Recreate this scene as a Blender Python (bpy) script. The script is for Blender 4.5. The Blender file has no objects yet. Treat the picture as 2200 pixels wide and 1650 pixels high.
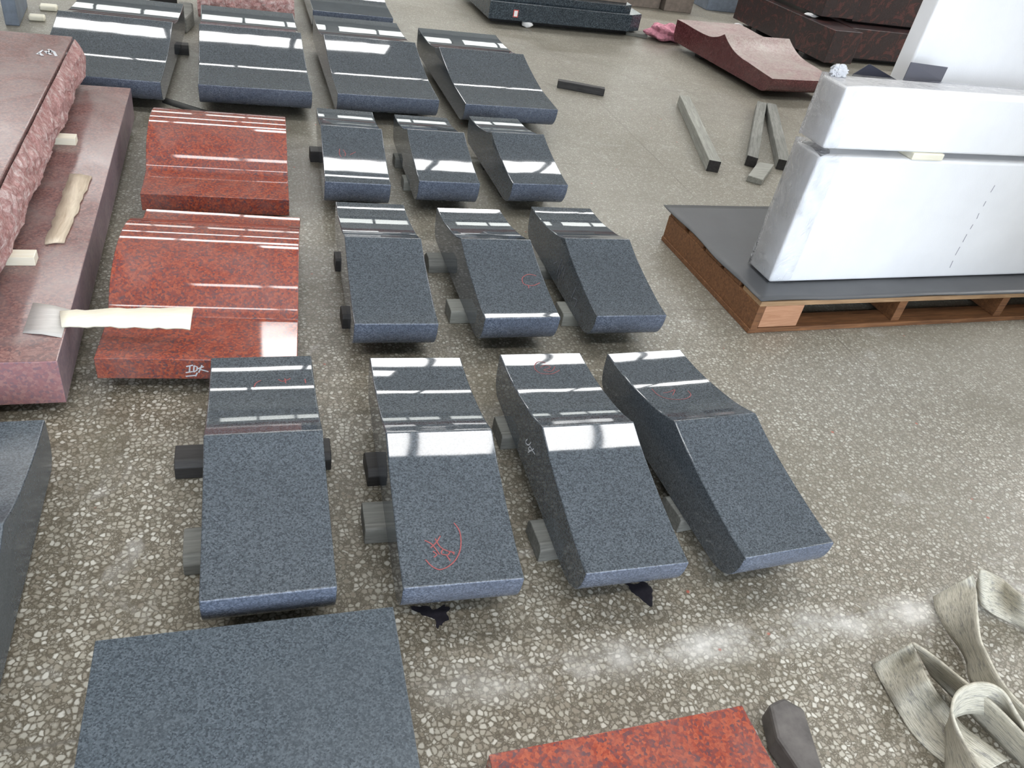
import bpy, bmesh, math, random
from mathutils import Vector, Matrix
random.seed(7)
scn = bpy.context.scene
col = scn.collection
R = math.radians

# ------------------------------------------------------------------ camera
F_PX, PITCH, ROLL, YAW, CAM_H = 1695.0, R(36.47), R(11.41), R(22.6), 1.6
fwd = Vector((0, math.cos(PITCH), -math.sin(PITCH)))
rgt0 = Vector((1, 0, 0)); up0 = rgt0.cross(fwd)
rgt = rgt0 * math.cos(ROLL) + up0 * math.sin(ROLL)
upv = -rgt0 * math.sin(ROLL) + up0 * math.cos(ROLL)
rz = Matrix.Rotation(-YAW, 3, 'Z')
rgt, upv, fwd = rz @ rgt, rz @ upv, rz @ fwd
CAM = Vector((0, 0, CAM_H))
cam_d = bpy.data.cameras.new('camera'); cam = bpy.data.objects.new('camera', cam_d); col.objects.link(cam)
cam_d.sensor_width = 36.0; cam_d.lens = F_PX / 2200.0 * 36.0
cam_d.clip_start = 0.05; cam_d.clip_end = 200
m = Matrix((rgt, upv, -fwd)).transposed().to_4x4(); m.translation = CAM
cam.matrix_world = m
scn.camera = cam

def ray(u, v):
    return rgt * ((u - 1100) / F_PX) - upv * ((v - 825) / F_PX) + fwd
def gp(u, v, z=0.0):                      # surveyed point of the photo at height z
    d = ray(u, v); t = (z - CAM_H) / d.z
    return CAM + d * t
def onplane(u, v, p0, n):
    d = ray(u, v); t = (Vector(p0) - CAM).dot(n) / d.dot(n)
    return CAM + d * t

# ------------------------------------------------------------------ materials
class N:
    def __init__(s, name):
        s.m = bpy.data.materials.new(name); s.m.use_nodes = True
        s.t = s.m.node_tree; s.n = s.t.nodes; s.l = s.t.links
        s.b = s.n['Principled BSDF']; s.out = s.n['Material Output']
        s.tc = s.n.new('ShaderNodeTexCoord')
    def node(s, k, **kw):
        x = s.n.new(k)
        for a, v in kw.items():
            setattr(x, a, v)
        return x
    def noise(s, scale, detail=3, rough=.5, vec=None, dist=0.0):
        x = s.n.new('ShaderNodeTexNoise'); x.inputs['Scale'].default_value = scale
        x.inputs['Detail'].default_value = detail; x.inputs['Roughness'].default_value = rough
        x.inputs['Distortion'].default_value = dist
        s.l.new(vec or s.tc.outputs['Object'], x.inputs['Vector']); return x.outputs['Fac']
    def vor(s, scale, feat='F1', vec=None, rand=1.0):
        x = s.n.new('ShaderNodeTexVoronoi'); x.feature = feat; x.inputs['Scale'].default_value = scale
        x.inputs['Randomness'].default_value = rand
        s.l.new(vec or s.tc.outputs['Object'], x.inputs['Vector']); return x
    def ramp(s, fac, stops, interp='LINEAR'):
        x = s.n.new('ShaderNodeValToRGB'); x.color_ramp.interpolation = interp
        e = x.color_ramp.elements
        while len(e) < len(stops): e.new(.5)
        for i, (p, c) in enumerate(stops):
            e[i].position = p
            e[i].color = (c, c, c, 1) if isinstance(c, (int, float)) else (*c, 1)
        s.l.new(fac, x.inputs['Fac']); return x.outputs['Color']
    def mix(s, fac, a, b, mode='MIX'):
        x = s.n.new('ShaderNodeMix'); x.data_type = 'RGBA'; x.blend_type = mode
        for i, v in ((0, fac), (6, a), (7, b)):
            if isinstance(v, bpy.types.NodeSocket): s.l.new(v, x.inputs[i])
            elif i == 0: x.inputs[0].default_value = v
            else: x.inputs[i].default_value = (*v, 1)
        return x.outputs[2]
    def math(s, op, a, b=0.0, c=None):
        x = s.n.new('ShaderNodeMath'); x.operation = op
        for i, v in enumerate((a, b) if c is None else (a, b, c)):
            if isinstance(v, bpy.types.NodeSocket): s.l.new(v, x.inputs[i])
            else: x.inputs[i].default_value = v
        return x.outputs[0]
    def set(s, k, v):
        if isinstance(v, bpy.types.NodeSocket): s.l.new(v, s.b.inputs[k])
        elif isinstance(v, tuple) and len(v) == 3: s.b.inputs[k].default_value = (*v, 1)
        else: s.b.inputs[k].default_value = v
    def bump(s, h, strength, dist=.002, normal=None):
        x = s.n.new('ShaderNodeBump'); x.inputs['Strength'].default_value = strength
        x.inputs['Distance'].default_value = dist
        s.l.new(h, x.inputs['Height'])
        if normal: s.l.new(normal, x.inputs['Normal'])
        s.l.new(x.outputs['Normal'], s.b.inputs['Normal']); return x.outputs['Normal']

def simple(name, c, rough=.6, var=.15, scale=12, bump=0.0, ior=1.45, metal=0.0):
    s = N(name); f = s.noise(scale, 5, .6)
    lo = tuple(x * (1 - var) for x in c); hi = tuple(min(1, x * (1 + var)) for x in c)
    s.set('Base Color', s.ramp(f, [(.3, lo), (.7, hi)])); s.set('Roughness', rough); s.set('IOR', ior); s.set('Metallic', metal)
    if bump: s.bump(s.noise(scale * 6, 4), bump, .003)
    return s.m

def granite(name, dark, mid, light, scale, rough, ior, wavy=.0, spread=.6, dust=0.0, dust_sheen_c=(.5, .5, .5)):
    s = N(name)
    a = s.noise(scale, 4, .75)
    b = s.vor(scale * 1.3)
    cellv = s.node('ShaderNodeSeparateColor'); s.l.new(b.outputs['Color'], cellv.inputs[0])
    f = s.math('ADD', s.math('MULTIPLY', a, spread), s.math('MULTIPLY', cellv.outputs[0], 1 - spread))
    c = s.ramp(f, [(.28, dark), (.5, mid), (.72, light)])
    big = s.noise(5, 4, .6)
    c = s.mix(s.math('MULTIPLY', s.ramp(big, [(.4, 0.), (.75, 1.)]), .25), c, tuple(x * .6 for x in mid))
    if dust:
        d = s.noise(3.2, 6, .7, dist=1.2)
        c = s.mix(s.math('MULTIPLY', s.ramp(d, [(.42, 0.), (.7, 1.)]), dust), c, dust_sheen_c)
    s.set('Base Color', c); s.set('IOR', ior)
    sm = s.noise(4, 5, .6)
    s.set('Roughness', s.ramp(sm, [(.3, rough * .7), (.75, rough * 1.35)]))
    if wavy:
        w = s.noise(7.0, 1, .4)
        s.bump(w, wavy, .004)
    return s.m

M = {}
M['grey'] = granite('grey_granite', (.036, .043, .051), (.074, .086, .099), (.115, .131, .149), 230, .04, 1.62, wavy=.10)
M['grey_sawn'] = granite('honed_grey_granite', (.034, .043, .053), (.068, .083, .098), (.108, .128, .149), 230, .26, 1.5)
M['grey_honed_lit'] = granite('honed_grey_door_lit', (.055, .066, .090), (.098, .117, .158), (.165, .19, .245), 230, .30, 1.5)
M['red'] = granite('red_granite', (.10, .055, .065), (.27, .055, .034), (.40, .105, .055), 120, .05, 1.55, wavy=.06, spread=.6, dust=.42, dust_sheen_c=(.27, .18, .165))  # dusty grey patches also put the roof's reflection into the red
M['red_dusty'] = granite('dusty_red_granite', (.13, .085, .09), (.22, .11, .10), (.30, .17, .15), 110, .17, 1.5, spread=.6, dust=.8, dust_sheen_c=(.27, .205, .195))
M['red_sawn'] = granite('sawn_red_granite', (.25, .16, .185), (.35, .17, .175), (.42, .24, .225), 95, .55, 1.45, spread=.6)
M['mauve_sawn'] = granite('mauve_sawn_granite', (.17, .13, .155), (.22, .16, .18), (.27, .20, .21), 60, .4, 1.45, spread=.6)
M['maroon'] = granite('maroon_granite', (.06, .018, .02), (.10, .025, .028), (.17, .06, .06), 120, .25, 1.5, dust=.15, dust_sheen_c=(.3, .22, .2))
M['maroon_top'] = granite('dusty_maroon_granite', (.24, .15, .145), (.32, .22, .21), (.40, .31, .29), 60, .4, 1.5, dust=.8, dust_sheen_c=(.37, .335, .30))

def rough_pink():
    s = N('rock_faced_pink_granite')
    a = s.noise(28, 6, .75, dist=.6); b = s.noise(90, 4, .7)
    c = s.ramp(a, [(.3, (.27, .085, .08)), (.5, (.50, .25, .235)), (.64, (.80, .68, .66))])
    s.set('Base Color', s.mix(.35, c, s.ramp(b, [(.35, (.3, .12, .1)), (.65, (.75, .6, .57))])))
    s.set('Roughness', .85); s.bump(a, .9, .02); return s.m
M['rough_pink'] = rough_pink()

def veined(name, base, vein, scale=9):
    s = N(name); n = s.noise(scale, 8, .75, dist=2.5)
    f = s.noise(60, 4, .7)
    c = s.ramp(n, [(.40, base), (.53, tuple(x * .6 for x in base)), (.58, vein), (.63, base)])
    s.set('Base Color', s.mix(.3, c, s.ramp(f, [(.35, tuple(x * .4 for x in base)), (.7, tuple(x * 1.7 for x in base))])))
    s.set('Roughness', .32); return s.m
M['dark_veined'] = veined('dark_veined_granite', (.042, .029, .030), (.17, .055, .045), 6)
M['green_black'] = granite('green_black_granite', (.014, .020, .027), (.034, .046, .058), (.085, .11, .13), 130, .22, 1.5)

def floor_mat():
    s = N('terrazzo')
    wob = s.noise(35, 2, .5)
    vn = s.node('ShaderNodeVectorMath', operation='MULTIPLY_ADD')
    wc = s.n.new('ShaderNodeTexNoise'); wc.inputs['Scale'].default_value = 30; s.l.new(s.tc.outputs['Object'], wc.inputs['Vector'])
    s.l.new(wc.outputs['Color'], vn.inputs[0]); vn.inputs[1].default_value = (.012, .012, .012); s.l.new(s.tc.outputs['Object'], vn.inputs[2])
    V = vn.outputs[0]
    big = s.vor(72, vec=V); bige = s.vor(72, 'DISTANCE_TO_EDGE', vec=V); small = s.vor(135, vec=V); smalle = s.vor(135, 'DISTANCE_TO_EDGE', vec=V)
    bc = s.node('ShaderNodeSeparateColor'); s.l.new(big.outputs['Color'], bc.inputs[0])
    scn_ = s.node('ShaderNodeSeparateColor'); s.l.new(small.outputs['Color'], scn_.inputs[0])
    chip = s.ramp(bc.outputs[0], [(0., (.21, .18, .135)), (.3, (.305, .275, .22)), (.65, (.405, .38, .32)), (1., (.58, .56, .50))])
    chip2 = s.ramp(scn_.outputs[0], [(0., (.145, .122, .088)), (.5, (.25, .225, .175)), (1., (.42, .395, .335))])
    edge = s.math('MULTIPLY', s.ramp(bige.outputs['Distance'], [(.05, 0.), (.20, 1.)]), s.ramp(big.outputs['Distance'], [(.42, 1.), (.66, 0.)]))
    matrix_ = (.10, .083, .057)
    e2 = s.ramp(smalle.outputs['Distance'], [(.04, 0.), (.16, 1.)])
    c = s.mix(s.math('MULTIPLY', e2, .8), matrix_, chip2)
    keep = s.math('MULTIPLY', edge, s.ramp(bc.outputs[1], [(.14, 0.), (.22, 1.)]))
    ring = s.ramp(bige.outputs['Distance'], [(.02, 0.), (.10, 1.)])
    c = s.mix(s.math('MULTIPLY', s.math('SUBTRACT', 1.0, ring), .6), c, matrix_)
    c = s.mix(keep, c, chip)
    # the far lane is worn flat and filmed over with grey stone dust
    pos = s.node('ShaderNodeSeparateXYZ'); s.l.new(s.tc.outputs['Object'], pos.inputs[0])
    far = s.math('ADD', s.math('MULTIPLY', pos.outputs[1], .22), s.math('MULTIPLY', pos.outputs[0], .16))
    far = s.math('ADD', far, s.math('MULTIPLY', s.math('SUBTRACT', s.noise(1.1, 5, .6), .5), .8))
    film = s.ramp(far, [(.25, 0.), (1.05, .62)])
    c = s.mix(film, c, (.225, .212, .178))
    # dirt patches
    d = s.noise(1.7, 6, .65, dist=.8)
    c = s.mix(s.math('MULTIPLY', s.ramp(d, [(.50, 0.), (.74, 1.)]), .5), c, (.13, .115, .08))
    d2 = s.noise(2.3, 5, .7, dist=1.5)
    c = s.mix(s.math('MULTIPLY', s.ramp(d2, [(.60, 0.), (.75, 1.)]), .35), c, (.58, .57, .55))
    # joints of the 1.5 m panels
    jn = s.math('MULTIPLY', s.math('SUBTRACT', s.noise(6, 3), .5), .010)
    def joint(axis, off):
        x = s.math('ADD', s.math('SUBTRACT', axis, off), jn)
        x = s.math('ABSOLUTE', s.math('SUBTRACT', s.math('FRACT', s.math('ADD', s.math('DIVIDE', x, 1.5), .5)), .5))
        return s.ramp(s.math('MULTIPLY', x, 1.5), [(.0016, 1.), (.0048, 0.)])
    j = s.math('MAXIMUM', joint(pos.outputs[0], .826), joint(pos.outputs[1], .945))
    c = s.mix(s.math('MULTIPLY', j, s.ramp(s.noise(3, 2), [(.35, .25), (.6, .9)])), c, (.12, .105, .085))
    # pale scuffs that follow the nearest joint
    sc = s.ramp(s.math('ABSOLUTE', s.math('SUBTRACT', pos.outputs[1], .925)), [(.0, 1.), (.07, 0.)])
    sc = s.math('MULTIPLY', sc, s.ramp(s.noise(7, 6, .7), [(.40, 0.), (.70, .75)]))
    near = s.ramp(pos.outputs[0], [(.28, 0.), (.5, 1.), ])
    c = s.mix(s.math('MULTIPLY', sc, near), c, (.78, .77, .74))
    # red grit
    rv = s.vor(13, vec=V)
    rc = s.node('ShaderNodeSeparateColor'); s.l.new(rv.outputs['Color'], rc.inputs[0])
    rm = s.math('MULTIPLY', s.ramp(rv.outputs['Distance'], [(.05, 1.), (.09, 0.)]), s.ramp(rc.outputs[0], [(.86, 0.), (.88, 1.)]))
    c = s.mix(s.math('MULTIPLY', rm, .8), c, (.42, .08, .05))
    s.set('Base Color', c)
    g = s.noise(.9, 4, .6, dist=.5)
    s.set('Roughness', s.ramp(g, [(.38, .52), (.62, .33)])); s.set('IOR', 1.5)
    h = s.math('ADD', s.noise(45, 4, .6), s.math('MULTIPLY', big.outputs['Distance'], .5))
    s.bump(h, .22, .004)
    return s.m
M['floor'] = floor_mat()

def wood(name, a, b, rough=.7, scale=6, stretch=(1, 14, 14)):
    s = N(name); mp = s.node('ShaderNodeMapping'); mp.inputs['Scale'].default_value = stretch
    s.l.new(s.tc.outputs['Object'], mp.inputs['Vector'])
    n = s.noise(scale, 6, .65, vec=mp.outputs[0], dist=.8); p = s.noise(9, 4)
    c = s.ramp(n, [(.3, a), (.7, b)])
    s.set('Base Color', s.mix(s.math('MULTIPLY', p, .35), c, tuple(x * .5 for x in a)))
    s.set('Roughness', rough); s.bump(n, .25, .003); return s.m
M['bearer'] = wood('blackened_timber', (.012, .011, .012), (.05, .047, .045), .55)
M['bearer_grey'] = wood('weathered_grey_timber', (.22, .22, .195), (.42, .42, .38), .8)
M['bearer_mid'] = wood('dusty_timber', (.12, .12, .108), (.29, .29, .265), .75)
M['pallet'] = wood('brown_pallet_timber', (.10, .042, .018), (.30, .135, .055), .6)
M['pallet_light'] = wood('pale_pallet_timber', (.40, .19, .10), (.58, .32, .19), .7)
M['pallet_edge'] = wood('yellow_pallet_timber', (.26, .15, .075), (.48, .31, .17), .7)
M['cream'] = wood('cream_veneer', (.86, .80, .62), (.95, .92, .80), .6, 4)
M['birch'] = wood('bark_streaked_lath', (.46, .36, .26), (.82, .71, .56), .75, 5, (9, 1.2, 9))
M['veneer_grey'] = wood('grey_veneer', (.50, .475, .45), (.66, .63, .60), .45, 5, (1, 20, 20))
M['sheet'] = simple('grey_rubber_sheet', (.058, .06, .064), .42, .12, 5)
M['navy_sheet'] = simple('navy_card', (.028, .030, .045), .5, .1, 5)
M['grey_card'] = simple('grey_card', (.085, .085, .105), .6, .08, 5)
M['black_strip'] = simple('black_rubber', (.035, .036, .034), .6, .2, 9)
M['crayon'] = simple('red_crayon', (.27, .075, .075), .8, .2, 200)
M['chalk'] = simple('white_chalk', (.62, .63, .66), .9, .12, 200)
M['chalk_faint'] = simple('faint_chalk', (.17, .18, .21), .9, .2, 200)
M['pencil'] = simple('pencil_line', (.30, .30, .34), .8, .2, 200)
M['pink_rag'] = simple('pink_cloth', (.52, .22, .28), .9, .4, 30, .5)
M['stone_dark'] = simple('dark_stone', (.10, .09, .085), .5, .35, 20)
M['brown_stone'] = simple('brown_grey_stone', (.20, .165, .14), .55, .25, 20)
M['blue_stone'] = simple('blue_grey_stone', (.16, .19, .235), .5, .2, 20)
M['label_white'] = simple('white_label', (.85, .83, .82), .5, .02)
M['label_red'] = simple('red_print', (.6, .05, .04), .5, .02)
M['wad'] = simple('white_foam_wad', (.72, .72, .72), .8, .1, 40)
M['oil'] = simple('dark_stain', (.022, .020, .026), .35, .3, 60)

def foam():
    s = N('white_foam'); f = s.noise(3, 4, .6); v = s.vor(160)
    s.set('Base Color', s.ramp(f, [(.3, (.80, .80, .81)), (.7, (.87, .87, .88))])); s.set('Roughness', .5)
    s.bump(v.outputs['Distance'], .08, .002); return s.m
M['foam'] = foam()

def film():
    s = N('clear_film'); s.n.remove(s.b)
    t = s.node('ShaderNodeBsdfTransparent'); g = s.node('ShaderNodeBsdfGlossy'); g.inputs['Roughness'].default_value = .12
    g.inputs['Color'].default_value = (.9, .9, .92, 1)
    fr = s.node('ShaderNodeFresnel'); fr.inputs['IOR'].default_value = 1.35
    n = s.noise(14, 5, .65, dist=1.5); bp = s.node('ShaderNodeBump'); bp.inputs['Strength'].default_value = .8; bp.inputs['Distance'].default_value = .02
    s.l.new(n, bp.inputs['Height']); s.l.new(bp.outputs[0], fr.inputs['Normal']); s.l.new(bp.outputs[0], g.inputs['Normal'])
    mx = s.node('ShaderNodeMixShader')
    s.l.new(s.math('ADD', fr.outputs[0], .02), mx.inputs[0]); s.l.new(t.outputs[0], mx.inputs[1]); s.l.new(g.outputs[0], mx.inputs[2])
    s.l.new(mx.outputs[0], s.out.inputs['Surface']); return s.m
M['film'] = film()
def crinkle():
    s = N('crinkled_film'); s.set('Base Color', (.85, .86, .9)); s.set('Roughness', .15); s.set('Transmission Weight', .35); s.set('IOR', 1.3)
    s.bump(s.noise(60, 4, .7, dist=1), .8, .01); return s.m
M['crinkle'] = crinkle()

def webbing():
    s = N('woven_webbing'); uv = s.tc.outputs['UV']
    mp = s.node('ShaderNodeMapping'); mp.inputs['Scale'].default_value = (3.0, 42, 1); s.l.new(uv, mp.inputs['Vector'])
    n = s.noise(1.0, 4, .7, vec=mp.outputs[0])
    mp2 = s.node('ShaderNodeMapping'); mp2.inputs['Scale'].default_value = (2.0, 9, 1); s.l.new(uv, mp2.inputs['Vector'])
    n2 = s.noise(1.0, 5, .7, vec=mp2.outputs[0])
    c = s.ramp(n, [(.30, (.20, .19, .15)), (.5, (.48, .45, .37)), (.72, (.66, .63, .54))])
    s.set('Base Color', s.mix(s.math('MULTIPLY', s.ramp(n2, [(.52, 0.), (.66, 1.)]), .7), c, (.12, .12, .13)))
    s.set('Roughness', .8); s.bump(n, .4, .003); return s.m
M['webbing'] = webbing()

def emit(name, c, strength):
    s = N(name); s.n.remove(s.b); e = s.node('ShaderNodeEmission')
    e.inputs['Color'].default_value = (*c, 1); e.inputs['Strength'].default_value = strength
    s.l.new(e.outputs[0], s.out.inputs['Surface']); return s.m

# ------------------------------------------------------------------ builders
def link(name, me, mat=None, parent=None):
    o = bpy.data.objects.new(name, me); col.objects.link(o)
    if mat is not None: me.materials.append(mat)
    if parent is not None: o.parent = parent
    return o
def tag(o, label=None, cat=None, group=None, kind=None):
    if label: o['label'] = label
    if cat: o['category'] = cat
    if group: o['group'] = group
    if kind: o['kind'] = kind
    return o
def mesh(name, verts, faces):
    me = bpy.data.meshes.new(name); me.from_pydata([tuple(v) for v in verts], [], faces)
    bm = bmesh.new(); bm.from_mesh(me); bmesh.ops.recalc_face_normals(bm, faces=bm.faces); bm.to_mesh(me); bm.free()
    me.update(); return me
def bevel(o, w=.002, seg=2, ang=30):
    b = o.modifiers.new('bevel', 'BEVEL'); b.width = w; b.segments = seg; b.limit_method = 'ANGLE'; b.angle_limit = R(ang)
    b.harden_normals = False
    return o
def smooth(o, ang=28):
    for p in o.data.polygons: p.use_smooth = True
    o.data.set_sharp_from_angle(angle=R(ang)); return o
def box_me(name, x0, x1, y0, y1, z0, z1):
    v = [(x, y, z) for z in (z0, z1) for y in (y0, y1) for x in (x0, x1)]
    return mesh(name, v, [(0, 1, 3, 2), (4, 5, 7, 6), (0, 1, 5, 4), (2, 3, 7, 6), (0, 2, 6, 4), (1, 3, 7, 5)])
def box(name, x0, x1, y0, y1, z0, z1, mat, parent=None, bev=.002, seg=2, loc=None, rz=0):
    o = link(name, box_me(name, x0, x1, y0, y1, z0, z1), mat, parent)
    if bev: bevel(o, bev, seg)
    if loc is not None: o.location = loc
    o.rotation_euler.z = rz
    return o
def prism(name, poly, z0, z1, mat, parent=None, bev=.002):   # vertical prism over an xy outline
    n = len(poly); v = [(p[0], p[1], z0) for p in poly] + [(p[0], p[1], z1) for p in poly]
    f = [tuple(range(n)), tuple(range(n, 2 * n))] + [(i, (i + 1) % n, n + (i + 1) % n, n + i) for i in range(n)]
    o = link(name, mesh(name, v, f), mat, parent)
    if bev: bevel(o, bev, 2)
    return o
def catmull(pts, k=8):
    out = []
    for i in range(len(pts) - 1):
        p0 = pts[max(i - 1, 0)]; p1 = pts[i]; p2 = pts[i + 1]; p3 = pts[min(i + 2, len(pts) - 1)]
        for j in range(k):
            t = j / k
            out.append(tuple(.5 * (2 * b + (c - a) * t + (2 * a - 5 * b + 4 * c - d) * t * t + (-a + 3 * b - 3 * c + d) * t ** 3)
                             for a, b, c, d in zip(p0, p1, p2, p3)))
    out.append(tuple(pts[-1])); return out

# ------------------------------------------------------------------ the hall
FX0, FX1, FY0, FY1, FZ = -9.0, 14.0, -5.0, 24.0, 6.0
def struct(name, x0, x1, y0, y1, z0, z1, mat):
    o = box(name, x0, x1, y0, y1, z0, z1, mat, bev=0); tag(o, kind='structure'); return o
struct('floor', FX0, FX1, FY0, FY1, -.1, 0, M['floor'])
M['plaster'] = simple('grey_plaster', (.5, .51, .5), .8, .1, 2)
M['roof'] = simple('grey_roof_sheet', (.55, .57, .57), .7, .1, 2)
M['stack_red'] = simple('red_stack_stand_in', (.22, .085, .06), .7, .5, 1.3)
M['steel'] = simple('grey_steel', (.12, .13, .13), .5, .1, 5)
sky_white = emit('bright_daylight', (1.0, .99, .95), 1.0)
def strength(mm, v): mm.node_tree.nodes['Emission'].inputs['Strength'].default_value = v
M['skylight'] = emit('translucent_roof_panel', (1.0, .99, .975), 16.5)
M['far_win'] = emit('far_window_daylight', (.96, 1.0, .96), 4.0)
M['door_light'] = emit('doorway_daylight', (.80, .89, 1.0), 8.0)
struct('wall_left', FX0 - .2, FX0, FY0, FY1, 0, FZ, M['plaster'])
struct('wall_right', FX1, FX1 + .2, FY0, FY1, 0, FZ, M['plaster'])
def wall_with_holes(name, y0, y1, holes, mat):   # wall in the xz plane with rectangular openings (x0,x1,z0,z1) that do not overlap in x
    boxes = []; x = FX0
    for (a, b, c, d) in sorted(holes):
        if a > x: boxes.append((x, a, 0, FZ))
        if c > 0: boxes.append((a, b, 0, c))
        boxes.append((a, b, d, FZ)); x = b
    boxes.append((x, FX1, 0, FZ))
    v = []; f = []
    for (a, b, c, d) in boxes:
        k = len(v)
        v += [(X_, Y_, Z_) for Z_ in (c, d) for Y_ in (y0, y1) for X_ in (a, b)]
        f += [tuple(k + i for i in q) for q in [(0, 1, 3, 2), (4, 5, 7, 6), (0, 1, 5, 4), (2, 3, 7, 6), (0, 2, 6, 4), (1, 3, 7, 5)]]
    o = link(name, mesh(name, v, f), mat); tag(o, kind='structure'); return o
far_holes = [(x, x + 3.3, 3.3, 4.9) for x in (-8.2, -4.6, -1.0, 2.6, 6.2, 9.8)]
wall_with_holes('wall_far', FY1, FY1 + .2, far_holes, M['plaster'])
struct('red_stack_band', FX0, FX1, FY1 - .06, FY1, .5, 1.9, M['stack_red'])  # added band, stands in for red stone stacks mirrored in the slabs
win_n = 0
def window(verts_box, mat):
    global win_n; win_n += 1
    x0, x1, y0, y1, z0, z1 = verts_box
    o = struct('window_%d' % win_n, x0, x1, y0, y1, z0, z1, mat); return o
for (a, b, c, d) in far_holes:
    w = window((a, b, FY1 + .08, FY1 + .1, c, d), M['far_win'])
    v = []; f = []
    for (xa, xb, za, zb) in [(a, b, c, c + .06), (a, b, d - .06, d)] + [(a + k * (b - a) / 3 - .04, a + k * (b - a) / 3 + .04, c, d) for k in range(4)]:
        k = len(v); v += [(X_, Y_, Z_) for Z_ in (za, zb) for Y_ in (FY1 + .02, FY1 + .07) for X_ in (xa, xb)]
        f += [tuple(k + i for i in q) for q in [(0, 1, 3, 2), (4, 5, 7, 6), (0, 1, 5, 4), (2, 3, 7, 6), (0, 2, 6, 4), (1, 3, 7, 5)]]
    link('window_frame', mesh('window_frame', v, f), M['steel'], w)
door_holes = [(-3.0, 4.6, 0, 4.2)]
wall_with_holes('wall_near', FY0 - .2, FY0, door_holes, M['plaster'])
struct('door_1', -3.0, 4.6, FY0 - .12, FY0 - .1, 0, 4.2, M['door_light'])
struct('shade_column', 2.95, 3.9, .4, 1.1, 0, FZ, M['plaster'])     # unseen column added to shade the right end of the boxes
# roof with translucent panels; the last two are added to brighten the floor
panels = [(-.95, .4, 2.0, .4), (.62, 2.15, 2.4, .6), (2.7, 4.0, 2.35, .55), (.1, 11.5, 10.0, .9), (-7.5, 2.3, 11.6, .8), (-6.5, 11.5, 16.4, .8), (-7.5, -2.8, 2.6, .9), (-3.0, 9.5, -1.6, .6), (7.6, 12.5, 3.6, 2.6)]
def addbox(v, f, a, b, c, d, e, g):
    k = len(v); v += [(X_, Y_, Z_) for Z_ in (e, g) for Y_ in (c, d) for X_ in (a, b)]
    f += [tuple(k + i for i in q) for q in [(0, 1, 3, 2), (4, 5, 7, 6), (0, 1, 5, 4), (2, 3, 7, 6), (0, 2, 6, 4), (1, 3, 7, 5)]]
v = []; f = []
ys = sorted({FY0, FY1} | {p[2] - p[3] / 2 for p in panels} | {p[2] + p[3] / 2 for p in panels})
for ya, yb in zip(ys, ys[1:]):
    ym = (ya + yb) / 2; cut = sorted((p[0], p[1]) for p in panels if p[2] - p[3] / 2 < ym < p[2] + p[3] / 2); x = FX0
    for (p, q) in cut:
        addbox(v, f, x, p, ya, yb, FZ, FZ + .1); x = q
    addbox(v, f, x, FX1, ya, yb, FZ, FZ + .1)
tag(link('ceiling', mesh('ceiling', v, f), M['roof']), kind='structure')
for (x0s, x1s, yc, w) in panels:
    wn = window((x0s, x1s, yc - w / 2, yc + w / 2, FZ + .06, FZ + .08), M['skylight'])
    v = []; f = []
    xx = x0s + .7
    while xx < x1s:
        addbox(v, f, xx - .05, xx + .05, yc - w / 2, yc + w / 2, FZ - .02, FZ + .05); xx += 1.9
    link('window_frame', mesh('window_frame', v, f), M['steel'], wn)
wd = bpy.data.worlds.new('world'); scn.world = wd; wd.use_nodes = True
wd.node_tree.nodes['Background'].inputs[0].default_value = (.8, .88, 1, 1); wd.node_tree.nodes['Background'].inputs[1].default_value = .6

# ------------------------------------------------------------------ serpentine slabs
BASE = .055
STD_TOP = ([(0, .122), (.06, .126), (.15, .139), (.25, .158), (.34, .180), (.42, .207)],
           [(.42, .207), (.50, .178), (.60, .156), (.69, .142), (.77, .136), (.84, .135)])
STD_FRONT = [(0, .122), (.002, .085), (.013, .05), (.035, .022), (.068, .005), (.10, 0)]
STD_BACK = [(.795, 0), (.824, .022), (.838, .065), (.84, .135)]
BK_TOP = ([(0, .119), (.148, .123), (.305, .131), (.43, .149), (.535, .168), (.64, .191), (.73, .214)],
          [(.73, .214), (.79, .193), (.845, .181), (.966, .161), (1.116, .153), (1.24, .153), (1.36, .158)])
BK_FRONT = STD_FRONT[:0] + [(0, .119), (.002, .085), (.013, .05), (.035, .022), (.068, .005), (.10, 0)]
BK_BACK = [(1.31, 0), (1.343, .022), (1.358, .07), (1.36, .158)]
RS_TOP = ([(0, .12), (.154, .129), (.314, .14), (.416, .146), (.53, .167), (.626, .205), (.698, .246)],
          [(.698, .246), (.765, .208), (.86, .180), (.964, .172), (1.10, .172), (1.245, .177), (1.377, .176)])
RS_BACK = [(1.33, 0), (1.36, .022), (1.375, .07), (1.377, .176)]
def slab_profile(kind, ls, tilt):
    top, fr, bk = (STD_TOP, STD_FRONT, STD_BACK) if kind == 'STD' else (RS_TOP, BK_FRONT, RS_BACK) if kind == 'RS' else (BK_TOP, BK_FRONT, BK_BACK)
    sh = lambda p: (p[0] * ls, p[1] + (p[0] * ls - .4) * math.tan(tilt))
    t1 = catmull([sh(p) for p in top[0]]); t2 = catmull([sh(p) for p in top[1]])
    fr_ = catmull([(p[0] * ls, p[1]) for p in fr], 4); bk_ = catmull([(p[0] * ls, p[1]) for p in bk], 4)
    fr_[0] = t1[0]; bk_[-1] = t2[-1]
    return t1 + t2[1:], fr_, bk_
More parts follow.
